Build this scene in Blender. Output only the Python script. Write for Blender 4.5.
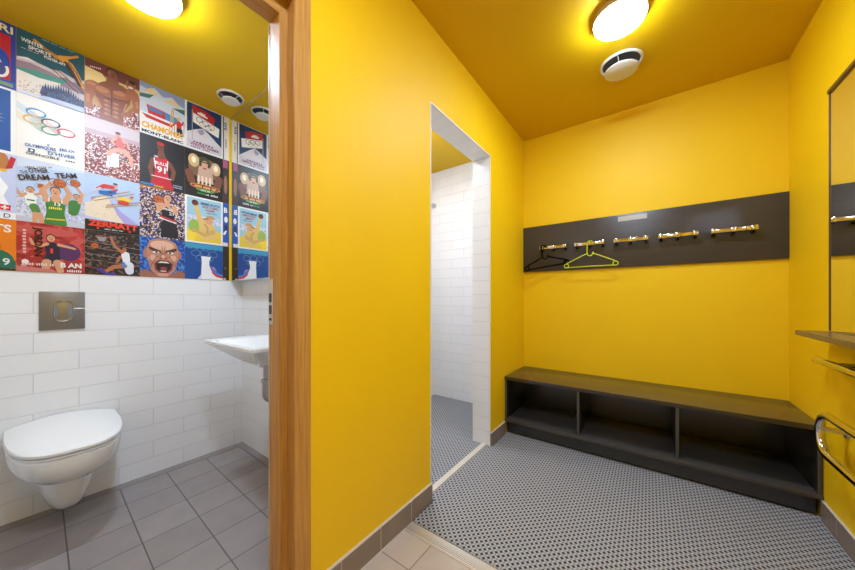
import bpy, bmesh, math, random
from mathutils import Vector, Matrix
for o in list(bpy.data.objects): bpy.data.objects.remove(o)
SC = bpy.context.scene; COL = SC.collection
PI = math.pi

# ------------------------------------------------------------------ camera, world, exposure
cam = bpy.data.cameras.new('camera'); camo = bpy.data.objects.new('camera', cam); COL.objects.link(camo)
cam.sensor_fit = 'HORIZONTAL'; cam.sensor_width = 36.0; cam.lens = 36.0*302.0919/855.0
cam.shift_y = 14.29/855.0; cam.clip_start = 0.02
camo.location = (0, 0, 1.07); camo.rotation_euler = (PI/2, 0, 0.6335)
SC.camera = camo
w = bpy.data.worlds.new('world'); SC.world = w; w.use_nodes = True
w.node_tree.nodes['Background'].inputs[0].default_value = (0.9, 0.95, 1, 1)
w.node_tree.nodes['Background'].inputs[1].default_value = 0.0
SC.view_settings.view_transform = 'Standard'; SC.view_settings.look = 'None'
SC.view_settings.gamma = 1; SC.view_settings.use_curve_mapping = False
SC.view_settings.exposure = 1.47
L_CHANGE, L_TOILET, L_CORR, L_SHOWER = 42.0, 42.0, 42.0, 28.0   # lamp diffuser radiances
WARM = (0.86, 0.97, 1.18); COOL = (0.80, 0.98, 1.24)

# ------------------------------------------------------------------ materials
def srgb(c):
    return tuple(((v/255)/12.92 if v/255 <= .04045 else ((v/255+.055)/1.055)**2.4) for v in c)
MATS = {}
def mat(name, rgb, rough=.5, metal=0.0, spec=.5, emit=None, coat=0.0):
    if name in MATS: return MATS[name]
    m = bpy.data.materials.new(name); m.use_nodes = True; b = m.node_tree.nodes['Principled BSDF']
    b.inputs['Base Color'].default_value = (*srgb(rgb), 1); b.inputs['Roughness'].default_value = rough
    b.inputs['Metallic'].default_value = metal; b.inputs['Specular IOR Level'].default_value = spec
    b.inputs['Coat Weight'].default_value = coat; b.inputs['Coat Roughness'].default_value = .1
    if emit:
        b.inputs['Emission Color'].default_value = (*emit[0], 1); b.inputs['Emission Strength'].default_value = emit[1]
    MATS[name] = m; return m
class NT:
    def __init__(s, m): s.m = m; s.t = m.node_tree; s.b = s.t.nodes['Principled BSDF']
    def n(s, typ, **k):
        x = s.t.nodes.new(typ)
        for a, v in k.items(): setattr(x, a, v)
        return x
    def l(s, a, b): s.t.links.new(a, b)
    def math(s, op, a, b=None, c=None):
        x = s.n('ShaderNodeMath', operation=op)
        for i, v in enumerate((a, b, c)):
            if v is None: continue
            if isinstance(v, (int, float)): x.inputs[i].default_value = v
            else: s.l(v, x.inputs[i])
        return x.outputs[0]
    def pos(s):
        g = s.n('ShaderNodeTexCoord'); q = s.n('ShaderNodeSeparateXYZ'); s.l(g.outputs['Object'], q.inputs[0]); return g.outputs['Object'], q.outputs
    def noise_vary(s, rgb, scale, amt, vec=None, stretch=None):
        co, _ = s.pos()
        if stretch:
            mp = s.n('ShaderNodeMapping'); mp.inputs['Scale'].default_value = stretch; s.l(co, mp.inputs[0]); co = mp.outputs[0]
        nz = s.n('ShaderNodeTexNoise'); nz.inputs['Scale'].default_value = scale; nz.inputs['Detail'].default_value = 4; s.l(co, nz.inputs['Vector'])
        r = s.n('ShaderNodeMapRange'); r.inputs[3].default_value = 1-amt; r.inputs[4].default_value = 1+amt; r.inputs[1].default_value = .3; r.inputs[2].default_value = .7
        s.l(nz.outputs[0], r.inputs[0])
        h = s.n('ShaderNodeHueSaturation'); h.inputs['Color'].default_value = (*srgb(rgb), 1); s.l(r.outputs[0], h.inputs['Value'])
        return h.outputs[0], nz.outputs[0]
def bump(nt, h, dist, strength=1.0):
    b = nt.n('ShaderNodeBump'); b.inputs['Distance'].default_value = dist; b.inputs['Strength'].default_value = strength
    nt.l(h, b.inputs['Height']); nt.l(b.outputs[0], nt.b.inputs['Normal'])

def painted(name, rgb, rough, sp=.5):
    m = mat(name, rgb, rough, 0, sp); nt = NT(m)
    c, _ = nt.noise_vary(rgb, 1.6, .02); nt.l(c, nt.b.inputs['Base Color'])
    co, _ = nt.pos(); nz = nt.n('ShaderNodeTexNoise'); nz.inputs['Scale'].default_value = 260; nt.l(co, nz.inputs['Vector'])
    bump(nt, nz.outputs[0], .0003, .25); return m
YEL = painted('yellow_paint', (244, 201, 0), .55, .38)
YELC = painted('yellow_paint_dimmed', (220, 177, 0), .6, .38)  # wall yellow darkened: the ceiling's dimmer light is put into its colour

def tilemat(name, axis, rgb, grout, bw, rh, ox, oz, mort, rough=.3, offset=.5, vary=.004, depth=.0010, shear=0):
    m = mat(name, rgb, rough); nt = NT(m); _, q = nt.pos()
    a = {'x': (0, 2), 'y': (1, 2), 'z': (0, 1), 'Z': (1, 0)}[axis]
    cx = nt.n('ShaderNodeCombineXYZ')
    nt.l(nt.math('ADD', q[a[0]], 300*bw-ox), cx.inputs[0]); nt.l(nt.math('ADD', nt.math('MULTIPLY_ADD', q[a[0]], shear, q[a[1]]), 300*rh-oz), cx.inputs[1])
    br = nt.n('ShaderNodeTexBrick'); br.offset = offset; br.offset_frequency = 2
    br.inputs['Scale'].default_value = 1; br.inputs['Brick Width'].default_value = bw; br.inputs['Row Height'].default_value = rh
    br.inputs['Mortar Size'].default_value = mort; br.inputs['Mortar Smooth'].default_value = .3; br.inputs['Bias'].default_value = 0
    c1 = [min(255, v*(1+vary)) for v in rgb]; c2 = [v*(1-vary) for v in rgb]
    br.inputs['Color1'].default_value = (*srgb(c1), 1); br.inputs['Color2'].default_value = (*srgb(c2), 1); br.inputs['Mortar'].default_value = (*srgb(grout), 1)
    nt.l(cx.outputs[0], br.inputs['Vector']); 
    if vary > .02:
        co, _ = nt.pos(); nz = nt.n('ShaderNodeTexNoise'); nz.inputs['Scale'].default_value = 9; nz.inputs['Detail'].default_value = 6; nt.l(co, nz.inputs['Vector'])
        r = nt.n('ShaderNodeMapRange'); r.inputs[1].default_value = .3; r.inputs[2].default_value = .7; r.inputs[3].default_value = .93; r.inputs[4].default_value = 1.06; nt.l(nz.outputs[0], r.inputs[0])
        h = nt.n('ShaderNodeHueSaturation'); nt.l(br.outputs[0], h.inputs['Color']); nt.l(r.outputs[0], h.inputs['Value']); nt.l(h.outputs[0], nt.b.inputs['Base Color'])
    else: nt.l(br.outputs[0], nt.b.inputs['Base Color'])
    inv = nt.math('SUBTRACT', 1.0, br.outputs['Fac']); bump(nt, inv, depth)
    return m
WT = (238, 238, 240); GR = (222, 222, 222)
TILE_X = tilemat('white_tile_facing_side', 'y', WT, GR, .3, .1, .199, 0, .0022)
TILE_Y = tilemat('white_tile_facing_front', 'x', WT, GR, .3, .1, -.06, 0, .0022)
TILE_S = tilemat('white_tile_soffit', 'Z', WT, GR, .1, .3, .03, -.93, .0022, offset=0)
REV = tilemat('white_tile_reveal', 'x', WT, GR, .6, .1, -.3, .006, .0026, offset=0)
FT = tilemat('floor_tile_toilet', 'z', (150, 141, 139), (96, 88, 84), .205, .205, -2.2, .483, .0028, .42, 0, .03, .0006, .028)
FC = tilemat('floor_tile_corridor', 'z', (190, 180, 172), (122, 110, 102), .205, .205, -.765, .918, .0022, .42, 0, .03, .0006)
BB = tilemat('skirting_tile', 'y', (136, 122, 113), (190, 180, 170), .205, .3, .918, -.1, .0028, .35, 0, .03)
BBT = mat('caulk', (205, 200, 192), .5)
CREAM = mat('cream_floor', (205, 200, 188), .4)

def matmat():
    m = mat('woven_rubber', (135, 137, 143), .55); nt = NT(m); _, q = nt.pos()
    a = nt.math('DIVIDE', q[0], .0152); b = nt.math('DIVIDE', q[1], .0147)
    p = nt.math('MULTIPLY', nt.math('ADD', a, b), .5); r = nt.math('MULTIPLY', nt.math('SUBTRACT', a, b), .5)
    fp = nt.math('SUBTRACT', nt.math('FRACT', nt.math('ADD', p, 500)), .5); fr = nt.math('SUBTRACT', nt.math('FRACT', nt.math('ADD', r, 500)), .5)
    # local x,y about the hole
    lx = nt.math('ADD', fp, fr); ly = nt.math('SUBTRACT', fp, fr)
    d = nt.math('SQRT', nt.math('ADD', nt.math('MULTIPLY', lx, lx), nt.math('MULTIPLY', ly, ly)))
    hole = nt.n('ShaderNodeMapRange'); hole.interpolation_type = 'SMOOTHSTEP'; hole.inputs[1].default_value = .32; hole.inputs[2].default_value = .52; nt.l(d, hole.inputs[0])
    # grooves along the weave
    fa = nt.math('ABSOLUTE', nt.math('SUBTRACT', nt.math('FRACT', nt.math('ADD', a, 500.5)), .5)); fb = nt.math('ABSOLUTE', nt.math('SUBTRACT', nt.math('FRACT', nt.math('ADD', b, 500.5)), .5))
    g = nt.math('MINIMUM', fa, fb)
    gm = nt.n('ShaderNodeMapRange'); gm.interpolation_type = 'SMOOTHSTEP'; gm.inputs[1].default_value = .0; gm.inputs[2].default_value = .2; gm.inputs[3].default_value = .42; nt.l(g, gm.inputs[0])
    f = nt.math('MULTIPLY', hole.outputs[0], gm.outputs[0])
    mx = nt.n('ShaderNodeMix', data_type='RGBA'); mx.inputs[6].default_value = (*srgb((20, 20, 22)), 1); mx.inputs[7].default_value = (*srgb((178, 181, 188)), 1)
    nt.l(f, mx.inputs[0]); nt.l(mx.outputs[2], nt.b.inputs['Base Color']); bump(nt, f, .0025, .8)
    return m
MATM = matmat()

def wood(name, c1, c2, rough, axis=2, bmp=.0, ior=1.5):
    m = mat(name, c1, rough); nt = NT(m); co, _ = nt.pos()
    mp = nt.n('ShaderNodeMapping'); s = [70, 70, 70]; s[axis] = 2.2; mp.inputs['Scale'].default_value = s; nt.l(co, mp.inputs[0])
    nz = nt.n('ShaderNodeTexNoise'); nz.inputs['Scale'].default_value = 2; nz.inputs['Detail'].default_value = 6; nz.inputs['Roughness'].default_value = .65; nt.l(mp.outputs[0], nz.inputs['Vector'])
    cr = nt.n('ShaderNodeValToRGB'); cr.color_ramp.elements[0].position = .3; cr.color_ramp.elements[1].position = .7
    cr.color_ramp.elements[0].color = (*srgb(c2), 1); cr.color_ramp.elements[1].color = (*srgb(c1), 1)
    nt.l(nz.outputs[0], cr.inputs[0]); nt.l(cr.outputs[0], nt.b.inputs['Base Color']); nt.b.inputs['IOR'].default_value = ior; return m
OAK = wood('oak', (206, 158, 82), (172, 116, 46), .5)
OAKX = wood('oak_head', (206, 158, 82), (172, 116, 46), .5, 1)
DARK = wood('charcoal_laminate', (44, 42, 41), (36, 34, 33), .25, 0, 0, 1.75)
TOPM = wood('charcoal_top_sheen', (66, 58, 48), (54, 47, 39), .22, 0, 0, 2.7)  # charcoal made lighter and browner: wall reflection partly put into the colour
DARK2 = wood('charcoal_laminate_lit', (78, 76, 74), (66, 64, 62), .35, 0, 0, 1.5)  # lighter copy of the charcoal: light on shelf and front edges in its colour
BOARD = wood('grey_brown_laminate', (70, 65, 61), (60, 55, 51), .34, 0, 0)
SHELF = wood('shelf_laminate', (112, 92, 70), (90, 72, 54), .26, 1, 0, 1.6)
CHROME = mat('chrome', (215, 215, 218), .09, 1.0)
DULLCH = mat('dull_chrome', (190, 190, 192), .3, .9)
STEEL = mat('brushed_steel', (134, 131, 124), .34, .55)
BUTT = mat('button_chrome', (150, 150, 150), .12, .7)
ALU = mat('aluminium', (222, 220, 216), .33, .55)
CERAM = mat('white_ceramic', (240, 240, 240), .12, 0, .5, coat=.4)
PLAST = mat('white_plastic', (236, 236, 236), .25)
VENTW = mat('vent_enamel', (226, 222, 214), .4)
VENTD = mat('vent_dark_inside', (60, 66, 84), .6)
MIRR = mat('mirror_silver', (240, 243, 242), .015, 1.0)
MEDGE = mat('mirror_edge', (92, 66, 40), .4)
SILV = mat('silver_edge', (205, 205, 205), .25, .6)
STICK = mat('silver_sticker', (190, 188, 182), .4)
HYEL = mat('neon_yellow_plastic', (214, 232, 8), .3)
HBL2 = mat('matt_black_plastic', (4, 4, 4), .6, 0, .08)
HBLK = mat('black_plastic', (22, 20, 20), .3)
LBASE = mat('lamp_base', (190, 170, 150), .4)
WHITE = mat('plain_white', (225, 225, 225), .5)
def glow(name, s): return mat(name, (240, 240, 240), .4, emit=(COOL if s == L_TOILET else (.94, .97, 1.03) if s == L_SHOWER else WARM, s))

# ------------------------------------------------------------------ mesh helpers
def link(name, me, parent=None):
    o = bpy.data.objects.new(name, me); COL.objects.link(o)
    if parent is not None: o.parent = parent; o.matrix_parent_inverse = Matrix.Translation(-parent.location) if parent.rotation_euler.to_quaternion().angle < 1e-6 else parent.matrix_world.inverted()
    return o
class MB:
    def __init__(s): s.bm = bmesh.new(); s.m = []
    def mi(s, m):
        if m not in s.m: s.m.append(m)
        return s.m.index(m)
    def face(s, pts, m, smooth=False):
        f = s.bm.faces.new([s.bm.verts.new(p) for p in pts]); f.material_index = s.mi(m); f.smooth = smooth; return f
    def box(s, x0, x1, y0, y1, z0, z1, m, fm=None, bev=0):
        v = [s.bm.verts.new((x, y, z)) for x in (x0, x1) for y in (y0, y1) for z in (z0, z1)]
        F = {'-x': (0, 1, 3, 2), '+x': (4, 6, 7, 5), '-y': (0, 4, 5, 1), '+y': (2, 3, 7, 6), '-z': (0, 2, 6, 4), '+z': (1, 5, 7, 3)}
        fs = []
        for k, ix in F.items():
            f = s.bm.faces.new([v[i] for i in ix]); f.material_index = s.mi((fm or {}).get(k, m)); fs.append(f)
        if bev:
            es = list({e for f in fs for e in f.edges})
            bmesh.ops.bevel(s.bm, geom=es, offset=bev, segments=2, affect='EDGES', profile=.5)
    def prism(s, poly, axis, a, b, m, bev=0):
        """extrude a 2D polygon along an axis; poly coordinates are the two other axes in order"""
        def P(p, t):
            return {'x': (t, p[0], p[1]), 'y': (p[0], t, p[1]), 'z': (p[0], p[1], t)}[axis]
        A = [s.bm.verts.new(P(p, a)) for p in poly]; B = [s.bm.verts.new(P(p, b)) for p in poly]; n = len(poly); fs = []
        fs.append(s.bm.faces.new(A)); fs.append(s.bm.faces.new(B[::-1]))
        for i in range(n): fs.append(s.bm.faces.new((A[i], B[i], B[(i+1) % n], A[(i+1) % n])))
        for f in fs: f.material_index = s.mi(m)
        if bev: bmesh.ops.bevel(s.bm, geom=list({e for f in fs for e in f.edges}), offset=bev, segments=2, affect='EDGES')
    def tube(s, pts, r, m, n=12, closed=False, caps=True):
        pts = [Vector(p) for p in pts]; N = len(pts); rings = []
        up = None
        for i, p in enumerate(pts):
            if closed: t = (pts[(i+1) % N]-pts[i-1]).normalized()
            else: t = (pts[min(i+1, N-1)]-pts[max(i-1, 0)]).normalized()
            if up is None:
                up = t.orthogonal().normalized()
            up = (up - t*up.dot(t)).normalized(); sd = t.cross(up)
            rr = r[i] if isinstance(r, (list, tuple)) else r
            rings.append([s.bm.verts.new(p+up*math.cos(2*PI*k/n)*rr+sd*math.sin(2*PI*k/n)*rr) for k in range(n)])
        M = N if closed else N-1
        for i in range(M):
            a, b = rings[i], rings[(i+1) % N]
            for k in range(n):
                f = s.bm.faces.new((a[k], a[(k+1) % n], b[(k+1) % n], b[k])); f.smooth = True; f.material_index = s.mi(m)
        if caps and not closed:
            for q in (rings[0][::-1], rings[-1]):
                f = s.bm.faces.new(q); f.material_index = s.mi(m)
    def loft(s, rings, m, cap0=True, cap1=True, closed=True, smooth=True):
        R = [[s.bm.verts.new(p) for p in r] for r in rings]; n = len(rings[0])
        for a, b in zip(R, R[1:]):
            for k in range(n if closed else n-1):
                f = s.bm.faces.new((a[k], a[(k+1) % n], b[(k+1) % n], b[k])); f.smooth = smooth; f.material_index = s.mi(m)
        if cap0: f = s.bm.faces.new(R[0][::-1]); f.material_index = s.mi(m)
        if cap1: f = s.bm.faces.new(R[-1]); f.material_index = s.mi(m)
    def lathe(s, c, prof, m, n=48, smooth=True, caps=True):
        """prof: (radius, z) list; revolves about vertical axis through c"""
        rings = [[(c[0]+r*math.cos(2*PI*k/n), c[1]+r*math.sin(2*PI*k/n), c[2]+z) for k in range(n)] for r, z in prof]
        if not caps: rings.append(rings[0])
        s.loft(rings, m, caps, caps, smooth=smooth)
    def build(s, name, parent=None, autosmooth=True):
        bmesh.ops.recalc_face_normals(s.bm, faces=s.bm.faces[:])
        me = bpy.data.meshes.new(name); s.bm.to_mesh(me); s.bm.free()
        for m in s.m: me.materials.append(m)
        if autosmooth:
            try: me.set_sharp_from_angle(angle=math.radians(35))
            except Exception: pass
        return link(name, me, parent)
def empty(name, loc):
    o = bpy.data.objects.new(name, None); COL.objects.link(o); o.location = loc; o.empty_display_size = .05; return o
def tag(o, label, cat, group=None):
    o['label'] = label; o['category'] = cat
    if group: o['group'] = group
    return o
def struct(o): o['kind'] = 'structure'; return o
def arc(c, r, a0, a1, n, ax):
    out = []
    for i in range(n+1):
        a = a0+(a1-a0)*i/n; u, v = r*math.cos(a), r*math.sin(a)
        out.append({'xz': (c[0]+u, c[1], c[2]+v), 'yz': (c[0], c[1]+u, c[2]+v), 'xy': (c[0]+u, c[1]+v, c[2])}[ax])
    return out

# ------------------------------------------------------------------ setting
XA, XB, YB, ZC = -.93, .678, 2.762, 2.519        # changing room / corridor
XT, YT, ZT = -2.46, 1.002, 2.384                 # toilet room
XS = -2.12; Y0 = -1.2; XW = -1.07
D1, D2, DH = 1.2955, 2.03, 2.106                 # shower doorway
m = MB(); m.box(XA, XB+.1, Y0-.1, 1.10, -.08, 0, FC); struct(m.build('floor'))
m = MB(); m.box(XA, XB+.1, 1.10, YB+.1, -.08, 0, CREAM); struct(m.build('floor_changing'))
m = MB(); m.box(XT-.1, XA, -.7, YT+.05, -.08, 0, FT); struct(m.build('floor_toilet'))
m = MB(); m.box(XS-.1, XA, YT+.05, YB+.1, -.08, 0, CREAM); struct(m.build('floor_shower'))
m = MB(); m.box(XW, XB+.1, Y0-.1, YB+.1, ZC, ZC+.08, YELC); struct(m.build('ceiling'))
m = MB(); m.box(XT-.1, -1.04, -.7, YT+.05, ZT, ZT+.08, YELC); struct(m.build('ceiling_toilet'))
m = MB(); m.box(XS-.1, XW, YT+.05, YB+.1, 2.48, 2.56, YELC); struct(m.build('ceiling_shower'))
m = MB(); m.box(XA, XB+.1, YB, YB+.1, 0, ZC, YEL); struct(m.build('wall_back'))
m = MB(); m.box(XB, XB+.1, Y0, YB, 0, ZC, YEL); struct(m.build('wall_right'))
m = MB(); m.box(XW, XB+.1, Y0-.1, Y0, 0, ZC, YEL); struct(m.build('wall_front'))
# dividing wall with the two openings
m = MB(); X1 = -1.04
f = {'-x': TILE_X, '+x': YEL, '+y': REV, '-y': REV, '-z': TILE_S}
m.box(X1, XA, Y0, -.375, 0, ZC, YEL, f)
m.box(X1, XA, -.375, .585, 2.12, ZC, YEL, {'-x': YEL})
m.box(X1, XA, .585, YT+.05, 0, ZC, YEL, {'-x': TILE_X})
m.box(XW, XA, YT+.05, D1, 0, ZC, YEL, f)
m.box(XW, XA, D1, D2, DH, ZC, YEL, f)
m.box(XW, XA, D2, YB+.1, 0, ZC, YEL, f)
struct(m.build('wall_left'))
# toilet walls
m = MB(); m.box(XT-.1, XT, -.7, YT+.05, 0, 1.205, TILE_X); m.box(XT-.1, XT, -.7, YT+.05, 1.205, ZT+.08, YEL); struct(m.build('wall_toilet_left'))
m = MB(); m.box(XT, -1.04, YT, YT+.05, 0, 1.205, TILE_Y); m.box(XT, -1.04, .931, YT+.05, 1.205, ZT, YEL, {'-z': WHITE}); struct(m.build('wall_toilet_back'))
m = MB(); m.box(XT, -1.04, -.7, -.65, 0, 1.205, TILE_Y); m.box(XT, -1.04, -.7, -.65, 1.205, ZT, YEL); struct(m.build('wall_toilet_front'))
# shower walls
m = MB(); m.box(XS-.1, XW, YB, YB+.1, 0, 2.48, TILE_Y); struct(m.build('wall_shower_back'))
m = MB(); m.box(XS-.1, XS, YT+.05, YB, 0, 2.48, TILE_X); struct(m.build('wall_shower_left'))
m = MB(); m.box(XS, XW, YT+.05, YT+.07, 0, 2.48, TILE_Y); struct(m.build('wall_shower_front'))
# skirting tiles
m = MB(); m.box(XA, XA+.011, .60, D1, 0, .1, BB, {'+z': BBT}); m.box(XA, XA+.015, .60, D1, 0, .003, BBT); m.box(XA-.002, XA+.009, .60, D1, .1, .1025, BBT); struct(m.build('baseboard_left'))
m = MB(); m.box(XA, XA+.011, D2, 2.30, 0, .1, BB, {'+z': BBT}); m.box(XA, XA+.015, D2, 2.30, 0, .003, BBT); struct(m.build('baseboard_far_left'))
m = MB(); m.box(XB-.011, XB, Y0, 2.30, 0, .1, BB, {'+z': BBT}); m.box(XB-.014, XB, Y0, 2.30, 0, .003, BBT); struct(m.build('baseboard_right'))
m = MB(); m.box(XT, XT+.058, -.65, YT, 0, .0025, mat('border_tile', (144, 136, 133), .45)); m.box(XT+.058, -1.04, YT-.045, YT, 0, .0025, mat('border_tile', (0, 0, 0))); struct(m.build('trim_1'))
# pale corner bead around the shower doorway
m = MB(); t = .006
m.box(XA-.003, XA+.002, D1-t, D1+.002, .1, DH+t, WHITE); m.box(XA-.003, XA+.002, D1, D2+t, DH-.001, DH+t, WHITE); m.box(XA-.003, XA+.002, D2-.002, D2+.004, 0, DH, WHITE)
struct(m.build('trim_2'))
# wooden door frame of the toilet
def jamb_poly(s, y):   # (x,y) profile, s=+1: jamb on the far (+y) side
    P = [(-.920, .589), (-.920, .530), (-.934, .530), (-.934, .536), (-.9755, .536), (-.9755, .510), (-1.041, .510), (-1.041, .589)]
    return [(px, (py if s > 0 else .12-(py-.12))) for px, py in P]
df = empty('door_1', (-.98, .55, 0)); struct(df)
m = MB(); m.prism(jamb_poly(1, 0), 'z', 0, 2.119, OAK, .0012); m.build('jamb', df)
m = MB(); m.prism(jamb_poly(-1, 0), 'z', 0, 2.119, OAK, .0012); m.build('jamb', df)
hp = [(-.9206, 2.1182), (-.9206, 2.062), (-.9761, 2.062), (-.9761, 2.008), (-1.0404, 2.008), (-1.0404, 2.1182)]
m = MB(); m.prism(hp, 'y', -.3484, .5884, OAKX, .0012); m.build('door_head', df)
m = MB(); m.box(-1.0435, -1.0412, .508, .514, 0, 2.0, mat('gasket', (212, 210, 206), .3, .3)); m.build('seal_strip', df)
sp = MB(); sp.box(-1.0405, -1.018, .5085, .5105, .985, 1.138, mat('strike_metal', (205, 205, 205), .35, .3), None, .0005); spo = sp.build('strike_plate', df)
m = MB()
for z0, z1 in ((.998, 1.006), (1.020, 1.050), (1.060, 1.090)): m.box(-1.041, -1.024, .5078, .5088, z0, z1, HBLK)
m.build('latch_hole', spo)
# metal profile strips on the floor
o = MB(); n = 7
x0, y0, y1 = XA, 1.066, 1.124
pf = [(y0, 0), (y0, .003)]
for i in range(n):
    a = y0+.004+(y1-y0-.006)*i/n; b = (y1-y0-.006)/n; h = .005+.004*math.sin(PI*(i+.5)/n)
    pf += [(a, h), (a+b*.62, h), (a+b*.62, h-.0022), (a+b*.98, h-.0022)]
pf += [(y1, .004), (y1, 0)]
o.prism(pf, 'x', XA+.015, XB-.015, ALU); tag(o.build('floor_edge_strip'), 'ribbed aluminium edge strip between the beige floor tiles and the woven grey mat', 'floor strip')
o = MB(); o.box(-.993, -.956, D1+.002, D2+.004, 0, .017, mat('threshold_cream', (214, 208, 198), .45), None, .002); tag(o.build('threshold_strip'), 'cream threshold strip lying across the shower doorway between two grey mats', 'threshold')
# mats
o = MB(); o.box(XA+.016, XB-.016, 1.124, 2.325, 0, .010, MATM); o.box(-.955, XA+.016, D1+.012, D2-.002, 0, .010, MATM)
tag(o.build('floor_mat'), 'large woven grey rubber mat with dark holes in front of the long bench', 'mat')
o = MB(); o.box(-1.926, XW, YT+.09, YB-.004, 0, .010, MATM); o.box(XW, -.994, D1+.003, D2-.003, 0, .010, MATM)
tag(o.build('floor_mat'), 'woven grey rubber mat on the shower floor behind the cream threshold', 'mat')

# ------------------------------------------------------------------ bench
b = empty('bench', (-.126, 2.53, 0)); tag(b, 'long low charcoal bench with three open shoe compartments under the hook board', 'bench')
yf = 2.305
m = MB(); m.box(XA+.002, XB-.002, yf-.008, YB-.001, .432, .458, DARK, {'+z': TOPM}, .0015); m.build('bench_top', b)
for xc in (XA+.011, -.399, .133, XB-.011):
    m = MB(); m.box(xc-.009, xc+.009, yf+(.004 if abs(xc) < .5 else 0), YB-.02, .125, .432, DARK, {'-y': DARK2}, .0012); m.build('side_panel' if abs(xc) > .5 else 'divider', b)
m = MB(); m.box(XA+.002, XB-.002, yf-.006, YB-.02, .100, .125, DARK2, None, .0015); m.build('bottom_shelf', b)
m = MB(); m.box(XA+.002, XB-.002, YB-.02, YB-.001, .02, .432, DARK); m.build('back_panel', b)
m = MB(); m.box(XA+.014, XB-.014, 2.333, 2.351, .011, .100, DARK); m.build('kick_board', b)

# ------------------------------------------------------------------ hook board and coat hooks
o = MB(); o.box(XA+.001, XB-.001, YB-.018, YB-.0006, 1.316, 1.719, BOARD, None, .001); ob = tag(o.build('hook_board'), 'long dark grey board across the yellow back wall carrying coat hooks', 'board')
o = MB(); o.box(-.195, -.014, YB-.0192, YB-.018, 1.667, 1.703, STICK); tag(o.build('sticker'), 'blank silver-grey label strip at the top of the dark hook board', 'sticker')
HX = [-.661, -.387, -.113, .158, .432]
hk = empty('coat_hook', (HX[0], YB-.018, 1.51))
m = MB(); m.box(HX[0]-.108, HX[0]+.108, 2.690, 2.702, 1.501, 1.525, CHROME, None, .002); m.build('rail', hk)
for dx in (-.092, 0, .092):
    m = MB(); m.box(HX[0]+dx-.014, HX[0]+dx+.014, 2.684, 2.706, 1.498, 1.529, CHROME, None, .004); cl = m.build('clip', hk)
    m = MB(); m.tube([(HX[0]+dx, 2.744, 1.506), (HX[0]+dx, 2.705, 1.506)], .009, DULLCH); m.build('bracket', hk)
    m = MB(); m.tube([(HX[0]+dx, 2.744, 1.494), (HX[0]+dx, 2.715, 1.492), (HX[0]+dx, 2.704, 1.498)], [.012, .008, .009], HBLK); m.build('bracket_shadow', hk)  # black stub standing in for the shadow below each bracket
HL = ['chrome coat hook rail at the far left of the board holding the black hanger', 'chrome coat hook rail that the bright yellow-green hanger hangs from',
      'middle chrome coat hook rail with a white glare, just under the silver label', 'chrome coat hook rail second from the right, right of the glaring one', 'rightmost chrome coat hook rail, nearest the mirror wall']
for i, x in enumerate(HX):
    if i == 0: h = hk
    else:
        h = hk.copy(); COL.objects.link(h); h.location = (x, YB-.018, 1.51)
        for ch in hk.children:
            c = ch.copy(); COL.objects.link(c); c.parent = h; c.matrix_parent_inverse = Matrix.Translation(-hk.location)
    tag(h, HL[i], 'coat hook', 'chrome hook rails on the board')

# hangers (built in local xz, origin at hook)
def hanger(name, loc, rot, half, mt, r, drop, label):
    h = empty(name, loc); h.rotation_euler = rot
    bpy.context.view_layer.update()
    def bld(mb, nm):
        bmesh.ops.recalc_face_normals(mb.bm, faces=mb.bm.faces[:])
        me = bpy.data.meshes.new(nm); mb.bm.to_mesh(me); mb.bm.free(); me.materials.append(mt)
        ob = bpy.data.objects.new(nm, me); COL.objects.link(ob); ob.parent = h
    m = MB()
    pts = arc((0, 0, -.022), .020, -.1, PI+.35, 14, 'xz')
    pts = [(p[0], 0, p[2]) for p in pts] + [(-.020, 0, -.05), (-.021, 0, -.09), (-.016, 0, -.112), (0, 0, -.122), (.013, 0, -.116), (.020, 0, -.102), (.024, 0, -.090)]
    m.tube(pts, r*1.05, mt, 8); bld(m, 'hook')
    m = MB(); zs = -.100
    for s in (-1, 1):
        m.tube([(s*.018, 0, zs), (s*.06, 0, zs-.018), (s*(half-.03), 0, -drop+.022), (s*(half-.006), 0, -drop+.008)], r, mt, 8)
    m.tube([(-half+.012, 0, -drop-.018), (0, 0, -drop-.016), (half-.012, 0, -drop-.018)], r, mt, 8)
    for s in (-1, 1):
        m.tube([(s*(half-.014)+.0165*math.cos(a*PI/8), 0, -drop-.004+.0165*math.sin(a*PI/8)) for a in range(16)], r, mt, 8, closed=True)
    bld(m, 'hanger_body')
    tag(h, label, 'clothes hanger')
    return h
hanger('clothes_hanger', (-.378, 2.678, 1.533), (0, math.radians(0), math.radians(0)), .186, HYEL, .0036, .186, 'bright yellow-green plastic clothes hanger on the second hook rail')
hanger('clothes_hanger', (-.735, 2.672, 1.533), (0, math.radians(-9), math.radians(18)), .172, HBL2, .0065, .170, 'black plastic clothes hanger turned aslant on the leftmost hook rail')

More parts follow.
